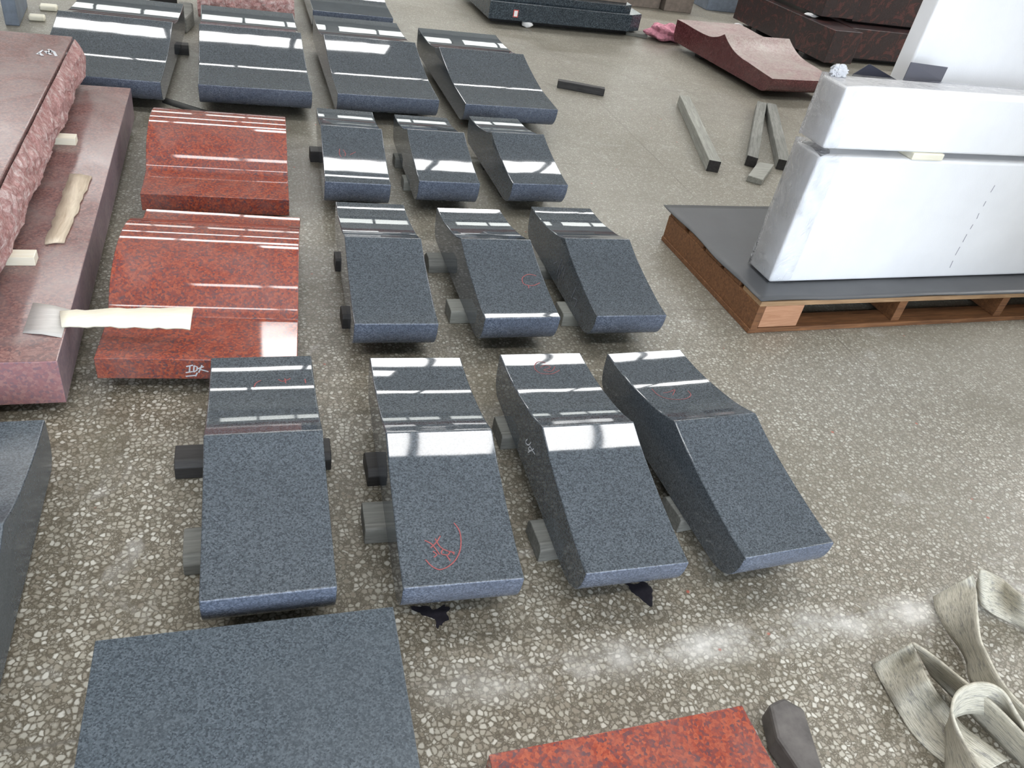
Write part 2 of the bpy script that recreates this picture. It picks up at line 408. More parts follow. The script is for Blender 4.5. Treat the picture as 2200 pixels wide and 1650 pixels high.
class Slab:
    def __init__(s, kind, x, y, yaw, W, tilt, ls, mat, base=BASE, name='serpentine_slab'):
        s.x, s.y, s.yaw, s.W, s.base = x, y, R(yaw), W, base
        s.top, fr, bk = slab_profile(kind, ls, R(tilt))
        prof = s.top + list(reversed(bk))[1:] + list(reversed(fr))[:-1]
        n = len(prof); v = []
        for sx in (-W / 2, W / 2):
            v += [(sx, d, h) for d, h in prof]
        f = [tuple(range(n)), tuple(range(n, 2 * n))] + [(i, (i + 1) % n, n + (i + 1) % n, n + i) for i in range(n)]
        o = link(name, mesh(name, v, f), mat); smooth(o, 12); bevel(o, .0036, 3, 25)
        o.location = (x, y, base); o.rotation_euler.z = s.yaw; s.o = o; s.L = s.top[-1][0]
        if mat is M['grey']:                # honed front edge; its lighter blue puts doorway daylight into the colour
            o.data.materials.append(M['grey_honed_lit'])
            for p in o.data.polygons:
                if p.center.y < .075 and p.normal.y < -.25: p.material_index = 1
    def h(s, d):
        t = s.top
        for a, b in zip(t, t[1:]):
            if a[0] <= d <= b[0]: return a[1] + (b[1] - a[1]) * (d - a[0]) / max(b[0] - a[0], 1e-6)
        return t[0][1] if d < 0 else t[-1][1]
    def loc(s, P):
        q = P - Vector((s.x, s.y, 0)); c, n_ = math.cos(s.yaw), math.sin(s.yaw)
        return Vector((q.x * c + q.y * n_, -q.x * n_ + q.y * c, P.z - s.base))
    def hit(s, u, v):                       # where a mark sits on the curved top
        d = ray(u, v); t = (s.base + .25 - CAM_H) / d.z
        for _ in range(900):
            P = s.loc(CAM + d * t)
            if P.z <= s.h(P.y): break
            t += .001
        return Vector((P.x, P.y, s.h(P.y)))
def ribbon(name, pts_list, normal_fn, w, mat, parent, off=.0012):
    """thin raised strokes lying on a surface, one mesh"""
    v = []; f = []
    for pts in pts_list:
        for i, p in enumerate(pts):
            a = pts[max(i - 1, 0)]; b = pts[min(i + 1, len(pts) - 1)]
            t = (b - a).normalized() if (b - a).length > 1e-9 else Vector((1, 0, 0)); n_ = normal_fn(p)
            s_ = t.cross(n_).normalized() * w / 2; q = p + n_ * off
            v += [q + s_, q - s_]
            if i:
                k = len(v); f.append((k - 4, k - 3, k - 1, k - 2))
    return link(name, mesh(name, v, f), mat, parent)
def mark_top(sl, strokes, mat, w=.003, name='crayon_mark', label=None):
    P = []
    for st in strokes:
        c = catmull([tuple(p) for p in st], 5) if len(st) > 2 else [st[0], st[1]]
        P.append([sl.hit(*q) for q in c])
    def nf(p):
        e = .004; s_ = (sl.h(p.y + e) - sl.h(p.y - e)) / (2 * e)
        return Vector((0, -s_, 1)).normalized()
    o = ribbon(name, P, nf, w, mat, sl.o)
    if label: o['label'] = label
    return o
def mark_side(sl, strokes, mat, w=.004, name='chalk_mark', label=None):   # on the slab's left flank
    n_ = Vector((-math.cos(sl.yaw), -math.sin(sl.yaw), 0)); p0 = Vector((sl.x, sl.y, 0)) + n_ * sl.W / 2
    P = [[sl.loc(onplane(q[0], q[1], p0, n_)) for q in (catmull([tuple(p) for p in st], 5) if len(st) > 2 else st)] for st in strokes]
    o = ribbon(name, P, lambda p: Vector((-1, 0, 0)), w, mat, sl.o)
    if label: o['label'] = label
    return o

slabs = {}
def add_slab(key, kind, x, y, yaw, W, tilt, ls, label, group, mat='grey', base=BASE):
    s = Slab(kind, x, y, yaw, W, tilt, ls, M[mat], base)
    tag(s.o, label, 'stone slab', group); slabs[key] = s; return s
gF = 'front row of grey granite slabs'; gM = 'second row of grey granite slabs'; gS = 'third row of grey granite slabs'; gB = 'back row of wide grey granite slabs'
add_slab('F1', 'STD', .0102, 1.0967, -.76, .279, -1.09, 1.017, 'dark grey granite slab at left end of front row, touching the red slab behind', gF)
add_slab('F2', 'STD', .4286, 1.0665, -2.66, .279, -.42, 1.012, 'dark grey granite slab in front row with circled red scrawl near its front edge', gF)
add_slab('F3', 'STD', .8556, 1.0516, -1.03, .273, .18, 1.022, 'dark grey granite slab third in front row, faint red circle at its raised back', gF)
add_slab('F4', 'STD', 1.2822, 1.0433, 2.56, .278, -.65, 1.036, 'dark grey granite slab at right end of front row nearest the webbing sling', gF)
add_slab('M1', 'STD', .4438, 2.1137, -1.78, .274, -.04, 1.022, 'dark grey granite slab at left of second row, beside the lower red slab', gM)
add_slab('M2', 'STD', .8802, 2.1292, -.01, .274, -.75, .987, 'dark grey granite slab in middle of second row with red loop at right edge', gM)
add_slab('M3', 'STD', 1.2988, 2.1408, -.35, .278, .11, 1.001, 'dark grey granite slab at right of second row with chalk scribbles on its flank', gM)
add_slab('S1', 'STD', .4504, 3.1859, -2.40, .278, -.03, 1.01, 'small grey granite slab at left of third row, beside the upper red slab', gS)
add_slab('S2', 'STD', .8587, 3.2249, -1.10, .278, -.55, .95, 'small grey granite slab in middle of third row', gS)
add_slab('S3', 'STD', 1.2956, 3.2459, 1.02, .276, -.16, .98, 'small grey granite slab at right of third row, below the rightmost wide slab', gS)
add_slab('B1', 'BK', -.6743, 4.3117, -2.39, .576, .07, 1.01, 'wide polished grey slab at left of back row, partly behind the rough red block', gB)
add_slab('B2', 'BK', .0679, 4.3153, .61, .562, .17, 1.017, 'wide polished grey slab in back row before the rock faced pink block', gB)
add_slab('B3', 'BK', .7591, 4.3282, .79, .557, .08, 1.026, 'wide polished grey slab third in back row, close before another grey slab', gB)
add_slab('B4', 'BK', 1.4580, 4.3030, .90, .558, -.05, 1.012, 'wide polished grey slab at right end of back row with dark left flank', gB)
add_slab('BB', 'BK', .765, 6.02, .4, .56, 0, 1.0, 'polished grey slab at top edge of picture, behind the third wide slab', None)
add_slab('LS', 'STD', -.655, .905, 0, .29, 0, 1.0, 'dark grey granite slab cut off by left edge of picture', None, 'grey_sawn', base=.02)
rs = add_slab('RS', 'RS', 4.1875, 5.4064, 7.06, .688, 0, 1.02, 'dusty maroon slab with curved step on far right floor', None, 'maroon')
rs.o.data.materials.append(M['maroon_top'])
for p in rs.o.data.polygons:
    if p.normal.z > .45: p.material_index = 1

# crayon and chalk on the slabs
mark_top(slabs['F2'], [[(975, 1124), (988, 1145), (989, 1180), (975, 1208), (950, 1224), (930, 1219), (914, 1203)],
                       [(946, 1152), (938, 1165), (925, 1178)], [(935, 1158), (945, 1175), (960, 1184), (977, 1188)], [(912, 1162), (925, 1168), (936, 1180), (944, 1192)],
                       [(952, 1180), (948, 1190), (962, 1193), (968, 1185), (976, 1192)], [(960, 1195), (968, 1206)], [(930, 1185), (938, 1192), (932, 1198)]],
         M['crayon'], .0028, label='red crayon circle and scrawl')
mark_top(slabs['F3'], [[(1172, 780), (1155, 778), (1148, 790), (1160, 802), (1185, 804), (1202, 796)], [(1160, 790), (1172, 785), (1182, 790), (1168, 796), (1185, 798), (1192, 788)]], M['crayon'], .0022, label='faint red crayon circle')
mark_top(slabs['F4'], [[(1400, 836), (1415, 850), (1440, 858), (1470, 858), (1484, 850), (1478, 840)], [(1425, 845), (1440, 842), (1450, 838), (1445, 850)]], M['crayon'], .0022, label='faint red crayon curve')
mark_top(slabs['F1'], [[(560, 818), (550, 824), (546, 832)], [(598, 816), (608, 820), (624, 814)], [(612, 814), (614, 824)], [(655, 815), (657, 824)]], M['crayon'], .003, label='small red crayon ticks')
mark_top(slabs['M2'], [[(1152, 593), (1135, 590), (1122, 598), (1126, 611), (1145, 614), (1160, 608)], [(1135, 614), (1136, 620)]], M['crayon'], .003, label='red crayon loop')
mark_top(slabs['S1'], [[(737, 322), (742, 330), (741, 336)], [(752, 333), (758, 330), (764, 327)], [(730, 320), (729, 330), (733, 338)]], M['crayon'], .003, label='faint red crayon figures')
mark_side(slabs['F3'], [[(1134, 943), (1130, 950), (1136, 956), (1142, 950)], [(1140, 958), (1136, 966), (1144, 968)], [(1135, 972), (1148, 964)], [(1140, 960), (1150, 976)]], M['chalk'], .0035, label='white chalk squiggle')
mark_side(slabs['M3'], [[(1208, 556), (1196, 590)], [(1205, 570), (1200, 600)], [(1215, 575), (1208, 602)], [(1190, 566), (1198, 562)], [(1212, 570), (1203, 590)], [(1238, 617), (1228, 640)], [(1232, 640), (1240, 645), (1234, 660)]], M['chalk_faint'], .0045, label='grey chalk scribbles')

# ------------------------------------------------------------------ red polished slabs
RED_PROF = [(0, .072), (.10, .072), (.185, .076), (.205, .082), (.222, .105), (.27, .147), (.33, .178), (.40, .197), (.47, .203), (.54, .198), (.60, .184), (.66, .158), (.71, .118), (.735, .084), (.76, .078), (.88, .076)]
def red_slab(x, y, yaw, W, ls, label, base=.05):
    low = [RED_PROF[0], RED_PROF[3]]
    t = [(a * ls, b) for a, b in ([(0, .072), (.10, .073), (.20, .078)])] + catmull([(a * ls, b) for a, b in RED_PROF[3:14]], 6) + [(a * ls, b) for a, b in RED_PROF[14:]]
    prof = t + [(.88 * ls, 0), (0, 0)]
    n = len(prof); v = [(sx, d, h) for sx in (-W / 2, W / 2) for d, h in prof]
    f = [tuple(range(n)), tuple(range(n, 2 * n))] + [(i, (i + 1) % n, n + (i + 1) % n, n + i) for i in range(n)]
    o = link('red_slab', mesh('red_slab', v, f), M['red']); smooth(o, 14); bevel(o, .002, 2, 25)
    o.location = (x, y, base); o.rotation_euler.z = R(yaw)
    tag(o, label, 'stone slab', 'polished red slabs with humped tops'); return o
r1 = red_slab(-.1174, 3.1294, -1.79, .561, 1.069, 'red granite slab with humped top, upper one, right of the stacked red blocks')
r2 = red_slab(-.1569, 2.0251, -4.34, .564, 1.085, 'red granite slab with humped top, lower one with cream lath and chalk letters')
# chalk letters on the front edge of the lower one
n_ = Vector((math.sin(R(-4.34)), -math.cos(R(-4.34)), 0)); p0 = Vector((-.1569, 2.0251, 0))
strokes = [[(400, 787), (415, 784)], [(408, 786), (407, 799)], [(399, 800), (414, 798)],
           [(417, 785), (416, 799)], [(417, 785), (424, 788), (423, 795), (416, 799)],
           [(424, 792), (438, 787)], [(434, 784), (427, 800)], [(430, 793), (448, 798)], [(399, 808), (420, 806)], [(424, 800), (420, 808)]]
inv = Matrix.Rotation(R(4.34), 3, 'Z')
P = [[inv @ (onplane(a, b, p0, n_) - Vector((-.1569, 2.0251, .05))) for a, b in st] for st in strokes]
ribbon('chalk_mark', P, lambda p: Vector((0, -1, 0)), .0042, M['chalk'], r2)['label'] = 'white chalk letters'

# bottom edge red slab
def plain_slab(name, cx, y1, W, L, z0, z1, yaw, mat, label, cat='stone slab'):
    o = box(name, -W / 2, W / 2, -L, 0, 0, z1 - z0, mat, bev=.0025, loc=(cx, y1, z0), rz=R(yaw)); tag(o, label, cat); return o
plain_slab('red_slab', .6665, .687, .556, .5, .05, .16, 0, M['red'], 'bright red granite slab at bottom edge of picture')
plain_slab('grey_slab', -.027, 1.05, .583, .75, .055, .16, -1.0, M['grey_sawn'], 'plain flat dark grey granite slab in the bottom left foreground')

# ------------------------------------------------------------------ stacked red blocks on the left
o = box('red_block', -.65, 0, 0, 2.195, 0, .145, M['red_dusty'], bev=.003, loc=(-.505, 1.945, .045)); tag(o, 'long dusty red granite block on floor, lower of the stacked pair', 'stone block')
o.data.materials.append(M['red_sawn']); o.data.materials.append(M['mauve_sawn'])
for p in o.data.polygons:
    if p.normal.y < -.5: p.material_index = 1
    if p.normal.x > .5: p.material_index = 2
# wooden pads between the two blocks
for i, (x0, x1, yy, h, lab) in enumerate([(-.80, -.645, 3.415, .03, 'cream wooden spacer peeking out between the red blocks, farther one'),
                                          (-.80, -.636, 2.454, .03, 'cream wooden spacer peeking out between the red blocks, nearer one')]):
    b = box('wooden_spacer', 0, x1 - x0, 0, .05, 0, h, M['cream'], bev=.002, loc=(x0, yy, .19)); tag(b, lab, 'wood spacer', 'spacers between red blocks')
def rough_block(name, x0, x1, y0, y1, z0, z1, face, label, mat_top, mat_rough, depth=.03, seed=3):
    """block with polished top and one rock-pitched face ('right' or 'front')"""
    root = bpy.data.objects.new(name, None); col.objects.link(root); root.location = (x0, y0, z0)
    W, L, H = x1 - x0, y1 - y0, z1 - z0
    box('block_body', 0, W - (depth if face == 'right' else 0), depth if face == 'front' else 0, L, 0, H, mat_top, root, .003)
    rnd = random.Random(seed)
    n1, n2 = (int(L / .02), int(H / .018)) if face == 'right' else (int(W / .02), int(H / .018))
    v = []; f = []
    for i in range(n1 + 1):
        for j in range(n2 + 1):
            a = i / n1; b = j / n2
            bulge = depth * (.35 + .65 * math.sin(math.pi * min(1, b * 1.05)) ** .6) * (1 - .8 * max(0, b - .82) / .18)
            bulge += rnd.uniform(-.006, .006) + .008 * math.sin(a * 37 + b * 5) * math.sin(b * 6 + a * 11)
            if j == n2: bulge = .006
            bulge = max(bulge, .002)
            zz = b * (H - .012)
            if face == 'right': v.append((W - depth + bulge, a * L, zz))
            else: v.append((a * W, depth - bulge, zz))
    for i in range(n1):
        for j in range(n2):
            k = i * (n2 + 1) + j; f.append((k, k + 1, k + n2 + 2, k + n2 + 1))
    m_ = mesh('rock_face', v, f)
    o = link('rock_face', m_, mat_rough, root); s_ = o.modifiers.new('solid', 'SOLIDIFY'); s_.thickness = .004; s_.offset = 0
    o['label'] = 'rough pitched face'
    tag(root, label, 'stone block'); return root
rough_block('red_block', -1.45, -.69, 2.02, 4.17, .22, .395, 'right', 'upper red granite block with rough chipped right face at left edge', M['red_dusty'], M['rough_pink'], .035)
# chalk number on its top
pts = lambda L_, z: [[gp(a, b, z) for a, b in st] for st in L_]
ub = [c for c in col.objects if c.name == 'block_body'][0]
strk = pts([[(80, 117), (92, 108), (100, 116), (108, 108), (113, 113)], [(84, 114), (92, 120)], [(104, 106), (116, 112), (121, 121)], [(96, 110), (110, 118)]], .396)
off_ = Vector((-1.45, 2.02, .22))
ribbon('chalk_mark', [[p - off_ for p in s_] for s_ in strk], lambda p: Vector((0, 0, 1)), .011, M['chalk'], ub, .001)['label'] = 'white chalk number'
rough_block('pink_block', -.262, .36, 6.0, 6.55, .06, .25, 'front', 'rock faced pink granite block at top edge behind the wide slabs', M['red_dusty'], M['rough_pink'], .03, 5)

# laths and veneer lying on the lower red block and the red slab
def lath(name, P, th, mat, label, bow=0.0, n=14, wav=.002, seed=1):
    """thin strip through 4 corner points (two ends), slightly bowed, with thickness"""
    a0, a1, b0, b1 = [Vector(p) for p in P]; rnd = random.Random(seed); v = []; f = []
    for i in range(n + 1):
        t = i / n; q0 = a0.lerp(b0, t); q1 = a1.lerp(b1, t); up = Vector((0, 0, bow * math.sin(math.pi * t)))
        j0, j1 = rnd.uniform(-wav, wav), rnd.uniform(-wav, wav); s_ = (q1 - q0).normalized()
        if i in (0, n): j0 = j1 = 0
        for k, c in enumerate((0, .5, 1)):
            p = q0.lerp(q1, c) + up + s_ * (j0 if k == 0 else j1 if k == 2 else 0) + Vector((0, 0, .004 if k == 1 else 0))
            v.append(p)
    for i in range(n):
        for k in range(2): f.append((i * 3 + k, i * 3 + k + 1, i * 3 + k + 4, i * 3 + k + 3))
    m_ = mesh(name, v, f)
    o = link(name, m_, mat); smooth(o, 60)
    s_ = o.modifiers.new('solid', 'SOLIDIFY'); s_.thickness = th; s_.offset = 1 if m_.polygons[0].normal.z > 0 else -1
    tag(o, label, 'wood strip'); return o
lath('wooden_lath', [(-.63, 3.131, .191), (-.554, 3.114, .191), (-.63, 2.587, .191), (-.576, 2.598, .191)], .006, M['birch'], 'brown and cream barky lath lying lengthwise on the lower red block', 0, 14, .004)
lath('veneer_sheet', [(-.609, 2.238, .1905), (-.508, 2.199, .1905), (-.609, 2.081, .1905), (-.509, 2.054, .1905)], .001, M['veneer_grey'], 'small grey veneer sheet near the front corner of lower red block', 0, 6, 0)
lath('cream_lath', [(-.530, 2.182, .1915), (-.515, 2.103, .1915), (-.165, 2.126, .235), (-.173, 2.045, .214)], .006, M['cream'], 'cream curled lath bridging the lower red block and the humped red slab', .004, 16, .004, 4)

# ------------------------------------------------------------------ timber bearers under the slabs
def bearer(x0, x1, y, w, h, mat, label, rz=0, chamfer=.0, cat='wood bearer', z0=0):
    L = x1 - x0
    prof = [(0, 0), (w, 0), (w, h - chamfer), (w - chamfer, h), (chamfer, h), (0, h - chamfer)] if chamfer else [(0, 0), (w, 0), (w, h), (0, h)]
    n = len(prof); rnd = random.Random(int((x0 + y) * 1000)); v = []
    for sx in (0, L):
        v += [(sx, d, z) for d, z in prof]
    f = [tuple(range(n)), tuple(range(n, 2 * n))] + [(i, (i + 1) % n, n + (i + 1) % n, n + i) for i in range(n)]
    o = link('timber_bearer', mesh('timber_bearer', v, f), M[mat]); bevel(o, .003, 2)
    o.location = (x0, y, z0); o.rotation_euler.z = R(rz); tag(o, label, cat, 'timber bearers under the slabs'); return o
H = BASE
bearer(-.214, .194, 1.652, .09, H, 'bearer', 'black timber bearer running right under the leftmost front slab, its rear one', -1, .015)
bearer(-.18, .13, 1.322, .12, H, 'bearer_mid', 'dusty black timber bearer poking left from leftmost front slab, its nearer one', 0, .02)
bearer(.285, .52, 1.567, .10, H, 'bearer', 'dark notched timber under the circled front slab, its rear one', 0, .018)
bearer(.25, .53, 1.362, .10, H, 'bearer_mid', 'pale dusted timber poking left from the circled front slab, its nearer one', -2, .004)
bearer(.702, .95, 1.678, .10, H, 'bearer_mid', 'timber bearer poking left under the third front slab, its rear one', 0, .006)
bearer(.689, .95, 1.24, .11, H, 'bearer_mid', 'timber bearer poking left under the third front slab, its nearer one', 1, .012)
bearer(1.124, 1.36, 1.285, .10, H, 'bearer_mid', 'timber bearer between the two right slabs of the front row', 6, .008)
bearer(1.20, 1.42, 1.70, .08, H, 'bearer', 'dark timber hidden beneath the back of the rightmost front slab')
bearer(.315, .56, 2.749, .07, H, 'bearer', 'black timber poking left from left second-row slab, its rear one', 0, .006)
bearer(.299, .56, 2.35, .08, H, 'bearer', 'black timber poking left from left second-row slab, its nearer one', 0, .012)
bearer(.684, 1.0, 2.74, .10, H, 'bearer_mid', 'chamfered grey timber between left and middle slabs of second row', 0, .026)
bearer(.693, 1.0, 2.371, .09, H, 'bearer_grey', 'pale grey timber poking left from the middle second-row slab', 0, .004)
bearer(1.10, 1.42, 2.688, .10, H, 'bearer_mid', 'timber between middle and right second-row slabs, farther one', 1, .012)
bearer(1.126, 1.42, 2.338, .10, H, 'bearer_grey', 'pale grey timber between middle and right second-row slabs, nearer one', -1, .006)
bearer(.301, .58, 3.806, .07, H, 'bearer', 'black square timber poking left from left third-row slab', 1)
bearer(.34, .58, 3.42, .07, H, 'bearer', 'black timber beneath the front of the left third-row slab')
bearer(.711, .98, 3.777, .07, H, 'bearer_mid', 'timber block poking left from middle third-row slab, farther one', 1, .006)
bearer(.71, .98, 3.513, .07, H, 'bearer_grey', 'pale topped timber block poking left from middle third-row slab, nearer one', 0, .008)
bearer(1.18, 1.42, 3.80, .07, H, 'bearer', 'dark timber beneath the back of the right third-row slab')
bearer(1.19, 1.42, 3.48, .07, H, 'bearer', 'dark timber beneath the front of the right third-row slab')
bearer(-.55, -.301, 5.335, .09, H, 'bearer', 'black timber with knobbed end poking right from the left back-row slab', 3, .015)
bearer(-.90, -.42, 4.60, .08, H, 'bearer', 'dark timber beneath the front of the left back-row slab')
for (nm, x) in (('second', .07), ('third', .765), ('rightmost', 1.46)):
    bearer(x - .22, x + .22, 4.62, .08, H, 'bearer', 'dark timber under front of the %s back-row slab' % nm)
    bearer(x - .22, x + .22, 5.40, .08, H, 'bearer', 'dark timber under rear of the %s back-row slab' % nm)
bearer(.55, .98, 6.3, .08, H, 'bearer', 'dark timber under the slab at top edge of picture, nearer one')
bearer(.55, .98, 7.1, .08, H, 'bearer', 'dark timber under the slab at top edge of picture, farther one')
bearer(-.22, .32, 6.15, .08, .06, 'bearer', 'dark timber under the rock faced pink block, nearer one')
bearer(-.22, .32, 6.40, .08, .06, 'bearer', 'dark timber under the rock faced pink block, farther one')
for (a, b, yy, nm) in ((-.38, .14, 3.25, 'nearer timber under the upper humped red slab'), (-.38, .14, 3.85, 'farther timber under the upper humped red slab'),
                       (-.40, .10, 2.2, 'nearer timber under the lower humped red slab'), (-.40, .10, 2.75, 'farther timber under the lower humped red slab'),
                       (.42, .92, .45, 'timber under the bright red slab at bottom edge')):
    bearer(a, b, yy, .07, .05, 'bearer', 'dark ' + nm)
bearer(.45, .90, .25, .07, .05, 'bearer', 'dark timber under bright red slab, hidden nearer one')
bearer(-.28, .22, .85, .08, H, 'bearer', 'dark timber under the plain foreground slab, farther one')
bearer(-.28, .22, .45, .08, H, 'bearer', 'dark timber under the plain foreground slab, nearer one')
bearer(-1.1, -.53, 2.2, .08, .045, 'bearer', 'dark timber under the lower red block, nearer one')
bearer(-1.1, -.53, 3.7, .08, .045, 'bearer', 'dark timber under the lower red block, farther one')
bearer(-.78, -.53, 1.15, .08, .02, 'bearer', 'thin dark batten under the slab cut off at left edge')
bearer(-.78, -.53, 1.55, .08, .02, 'bearer', 'thin dark batten under far end of slab cut off at left')
bearer(3.95, 4.35, 5.75, .08, H, 'bearer', 'dark timber under the maroon slab, nearer one', 7)
bearer(3.82, 4.22, 6.45, .08, H, 'bearer', 'dark timber under the maroon slab, farther one', 7)

# loose sticks on the open floor
def stick(a, b, w, h, mat, label, name='timber_stick'):
    a, b = Vector(a), Vector(b); L = (b - a).length; ang = math.atan2((b - a).y, (b - a).x)
    nseg = 8; rnd = random.Random(int(a.x * 997)); v = []; f = []
    for i in range(nseg + 1):
        for (yy, zz) in ((-w / 2, 0), (w / 2, 0), (w / 2, h), (-w / 2, h)):
            e = .0018
            v.append((L * i / nseg, yy + rnd.uniform(-e, e), zz + (rnd.uniform(-e, e) if zz else 0)))
    for i in range(nseg):
        for k in range(4): f.append((i * 4 + k, i * 4 + (k + 1) % 4, (i + 1) * 4 + (k + 1) % 4, (i + 1) * 4 + k))
    f += [(0, 1, 2, 3), tuple(nseg * 4 + k for k in range(4))]
    o = link(name, mesh(name, v, f), M[mat]); bevel(o, .004, 2, 40)
    o.data.materials.append(M['bearer'])            # sawn ends are dark
    for p in o.data.polygons:
        if abs(p.normal.x) > .8: p.material_index = 1
    o.location = (a.x, a.y, 0); o.rotation_euler.z = ang; tag(o, label, 'wood stick', 'loose timber sticks on the floor'); return o
stick((2.10, 5.315, 0), (2.415, 5.205, 0), .05, .052, 'bearer', 'short dark stick alone on floor, right of the wide slab')
stick((2.621, 3.925, 0), (3.0, 5.12, 0), .075, .07, 'bearer_grey', 'long pale grey stick, leftmost of the three long ones')
stick((2.945, 4.035, 0), (3.66, 5.135, 0), .068, .065, 'bearer_mid', 'long grey stick in middle, leaning toward the one at its right')
stick((3.157, 4.005, 0), (3.735, 5.12, 0), .074, .065, 'bearer_mid', 'long grey stick rightmost of the three, beside the white boxes')
o = prism('timber_block', [(2.793, 3.812), (2.864, 3.758), (3.092, 4.005), (2.99, 4.03)], 0, .036, M['bearer_grey'], bev=.004)
tag(o, 'short flat grey wood block before the two touching sticks', 'wood block')
def lump(name, c, r, sc, mat, label, cat, seed=2, sub=3, amp=.25):
    bm = bmesh.new(); bmesh.ops.create_icosphere(bm, subdivisions=sub, radius=1); rnd = random.Random(seed)
    ph = [rnd.uniform(0, 6) for _ in range(6)]
    for v in bm.verts:
        p = v.co.copy(); k = 1 + amp * (math.sin(p.x * 5 + ph[0]) * math.sin(p.y * 4 + ph[1]) + .6 * math.sin(p.z * 7 + ph[2] + p.x * 3)) + rnd.uniform(-.03, .03)
        v.co = Vector((p.x * sc[0], p.y * sc[1], max(p.z, -.72) * sc[2])) * k * r
    zmin = min(v.co.z for v in bm.verts)
    for v in bm.verts: v.co.z -= zmin
    me = bpy.data.meshes.new(name); bm.to_mesh(me); bm.free()
    o = link(name, me, M[mat]); smooth(o, 35); o.location = c; tag(o, label, cat); return o
o = prism('timber_block', [(-.41, 5.86), (-.33, 5.80), (-.29, 6.0), (-.30, 6.2), (-.39, 6.2)], 0, .10, M['bearer_mid'], bev=.012); tag(o, 'rough grey wood chunk between the two left back-row slabs', 'wood block')
o = box('timber_block', 0, .16, 0, .1, 0, .09, M['bearer'], bev=.006, loc=(-.56, 6.42, 0), rz=R(25)); tag(o, 'dark wood chunk at top edge behind the rough grey chunk', 'wood block')
b = lath('rubber_strip', [(-.415, 4.585, .0005), (-.405, 4.50, .0005), (.10, 4.21, .0005), (.06, 4.15, .0005)], .004, M['black_strip'], 'flat black rubber strip on floor below the two left back-row slabs', 0, 10, 0); b['category'] = 'strip'
o = prism('stone_offcut', [(1.062, .56), (1.115, .56), (1.155, .70), (1.12, .735), (1.075, .725), (1.05, .65)], 0, .06, M['bearer'], bev=.008); tag(o, 'black chipped block on floor beside the bright red foreground slab', 'block')
o.data.materials.clear(); o.data.materials.append(M['stone_dark'])

# flat stains where something dark was spilt
def stain(px, label, seed):
    P = [gp(*q, .0) for q in px]; c = sum(P, Vector()) / len(P); rnd = random.Random(seed)
    out = []
    for p in catmull([tuple(q) for q in P + [P[0]]], 5)[:-1]:
        q = Vector(p); q += (q - c) * rnd.uniform(-.15, .15); out.append(q)
    v = [(p.x, p.y, .0006) for p in out]
    o = link('stain', mesh('stain', v, [tuple(range(len(v)))]), M['oil']); tag(o, label, 'stain'); return o
stain([(880, 1305), (915, 1302), (935, 1310), (955, 1300), (965, 1320), (950, 1345), (938, 1350), (935, 1332), (910, 1322), (890, 1312)], 'dark irregular stain on floor below the circled front slab', 1)
stain([(1345, 1255), (1385, 1252), (1402, 1270), (1398, 1300), (1372, 1285), (1358, 1272)], 'dark purple stain on floor in front of the third front slab', 2)

# ------------------------------------------------------------------ pallet and white boxes
pal = bpy.data.objects.new('pallet', None); col.objects.link(pal); pal.location = (1.927, 2.263, 0); pal.rotation_euler.z = R(2.0)
tag(pal, 'brown wooden pallet carrying the white boxes at right', 'pallet')
PW, PD = 2.0, .80
for i in range(3): box('bottom_board', .028, PW, [0, .35, PD - .10][i], [.10, .45, PD][i], 0, .022, M['pallet'], pal, .002)
for i, yy in enumerate((0, .16, .32, .48, .66)): box('deck_board', 0, PW, yy, yy + .135 if i < 4 else PD, .128, .15, M['pallet_edge' if i == 0 else 'pallet'], pal, .002)
box('stringer', -.004, .028, -.002, PD + .002, 0, .128, M['pallet'], pal, .002)
box('bottom_lip', -.010, -.004, -.002, PD, 0, .022, M['pallet'], pal, .002)
for xs in (.74, 1.35, PW - .045): box('stringer', xs, xs + .045, .012, PD, .022, .128, M['pallet'], pal, .002)
b = box('corner_block', .035, .225, .004, .10, .024, .126, M['pallet_light'], pal, .002); b['label'] = 'pale orange wood block'
# rubber sheet draped over the pallet
v = []; f = []
nx, ny = 60, 24
for j in range(ny + 1):
    for i in range(nx + 1):
        a, b = i / nx, j / ny
        x = -.012 + 2.0 * a; y = -.004 + .86 * b
        z = .1535 + .0008 * math.sin(a * 23) * math.sin(b * 7 + 1)
        if j == 0: z += .010 * max(0, math.sin(a * 16 + .6)) ; y -= .006 * max(0, math.sin(a * 16 + .6))
        if j == 1: z += .005 * max(0, math.sin(a * 16 + .6))
        if i == 0: x += .006 * math.sin(b * 12)
        if y > .80: z += .0
        v.append((x, y, z))
for j in range(ny):
    for i in range(nx):
        k = j * (nx + 1) + i; f.append((k, k + 1, k + nx + 2, k + nx + 1))
o = link('rubber_sheet', mesh('rubber_sheet', v, f), M['sheet']); smooth(o, 60); s_ = o.modifiers.new('solid', 'SOLIDIFY'); s_.thickness = .003; s_.offset = 0
o.location = (1.927, 2.263, 0); o.rotation_euler.z = R(2.0); tag(o, 'grey rubber sheet laid over the pallet under the white boxes', 'sheet')

def foam_box(name, L, D, Hh, loc, rz, label, film_h=None):
    root = bpy.data.objects.new(name, None); col.objects.link(root); root.location = loc; root.rotation_euler.z = R(rz)
    tag(root, label, 'box', 'white foam packed boxes')
    b = box('foam_body', 0, L, 0, D, 0, Hh, M['foam'], root, .012, 4)
    return root
low = foam_box('foam_box', 1.75, .157, .545, (2.038, 2.398, .158), 2.7, 'large white foam box standing on the pallet, lower of the two stacked')
upp = foam_box('foam_box', 1.75, .150, .228, (2.036, 2.398, .731), 2.7, 'long white foam box lying on top of the lower white box')
tall = foam_box('foam_box', 1.5, .09, 1.40, (2.595, 2.752, .158), 2.0, 'tall white foam box standing behind the stacked ones at top right')
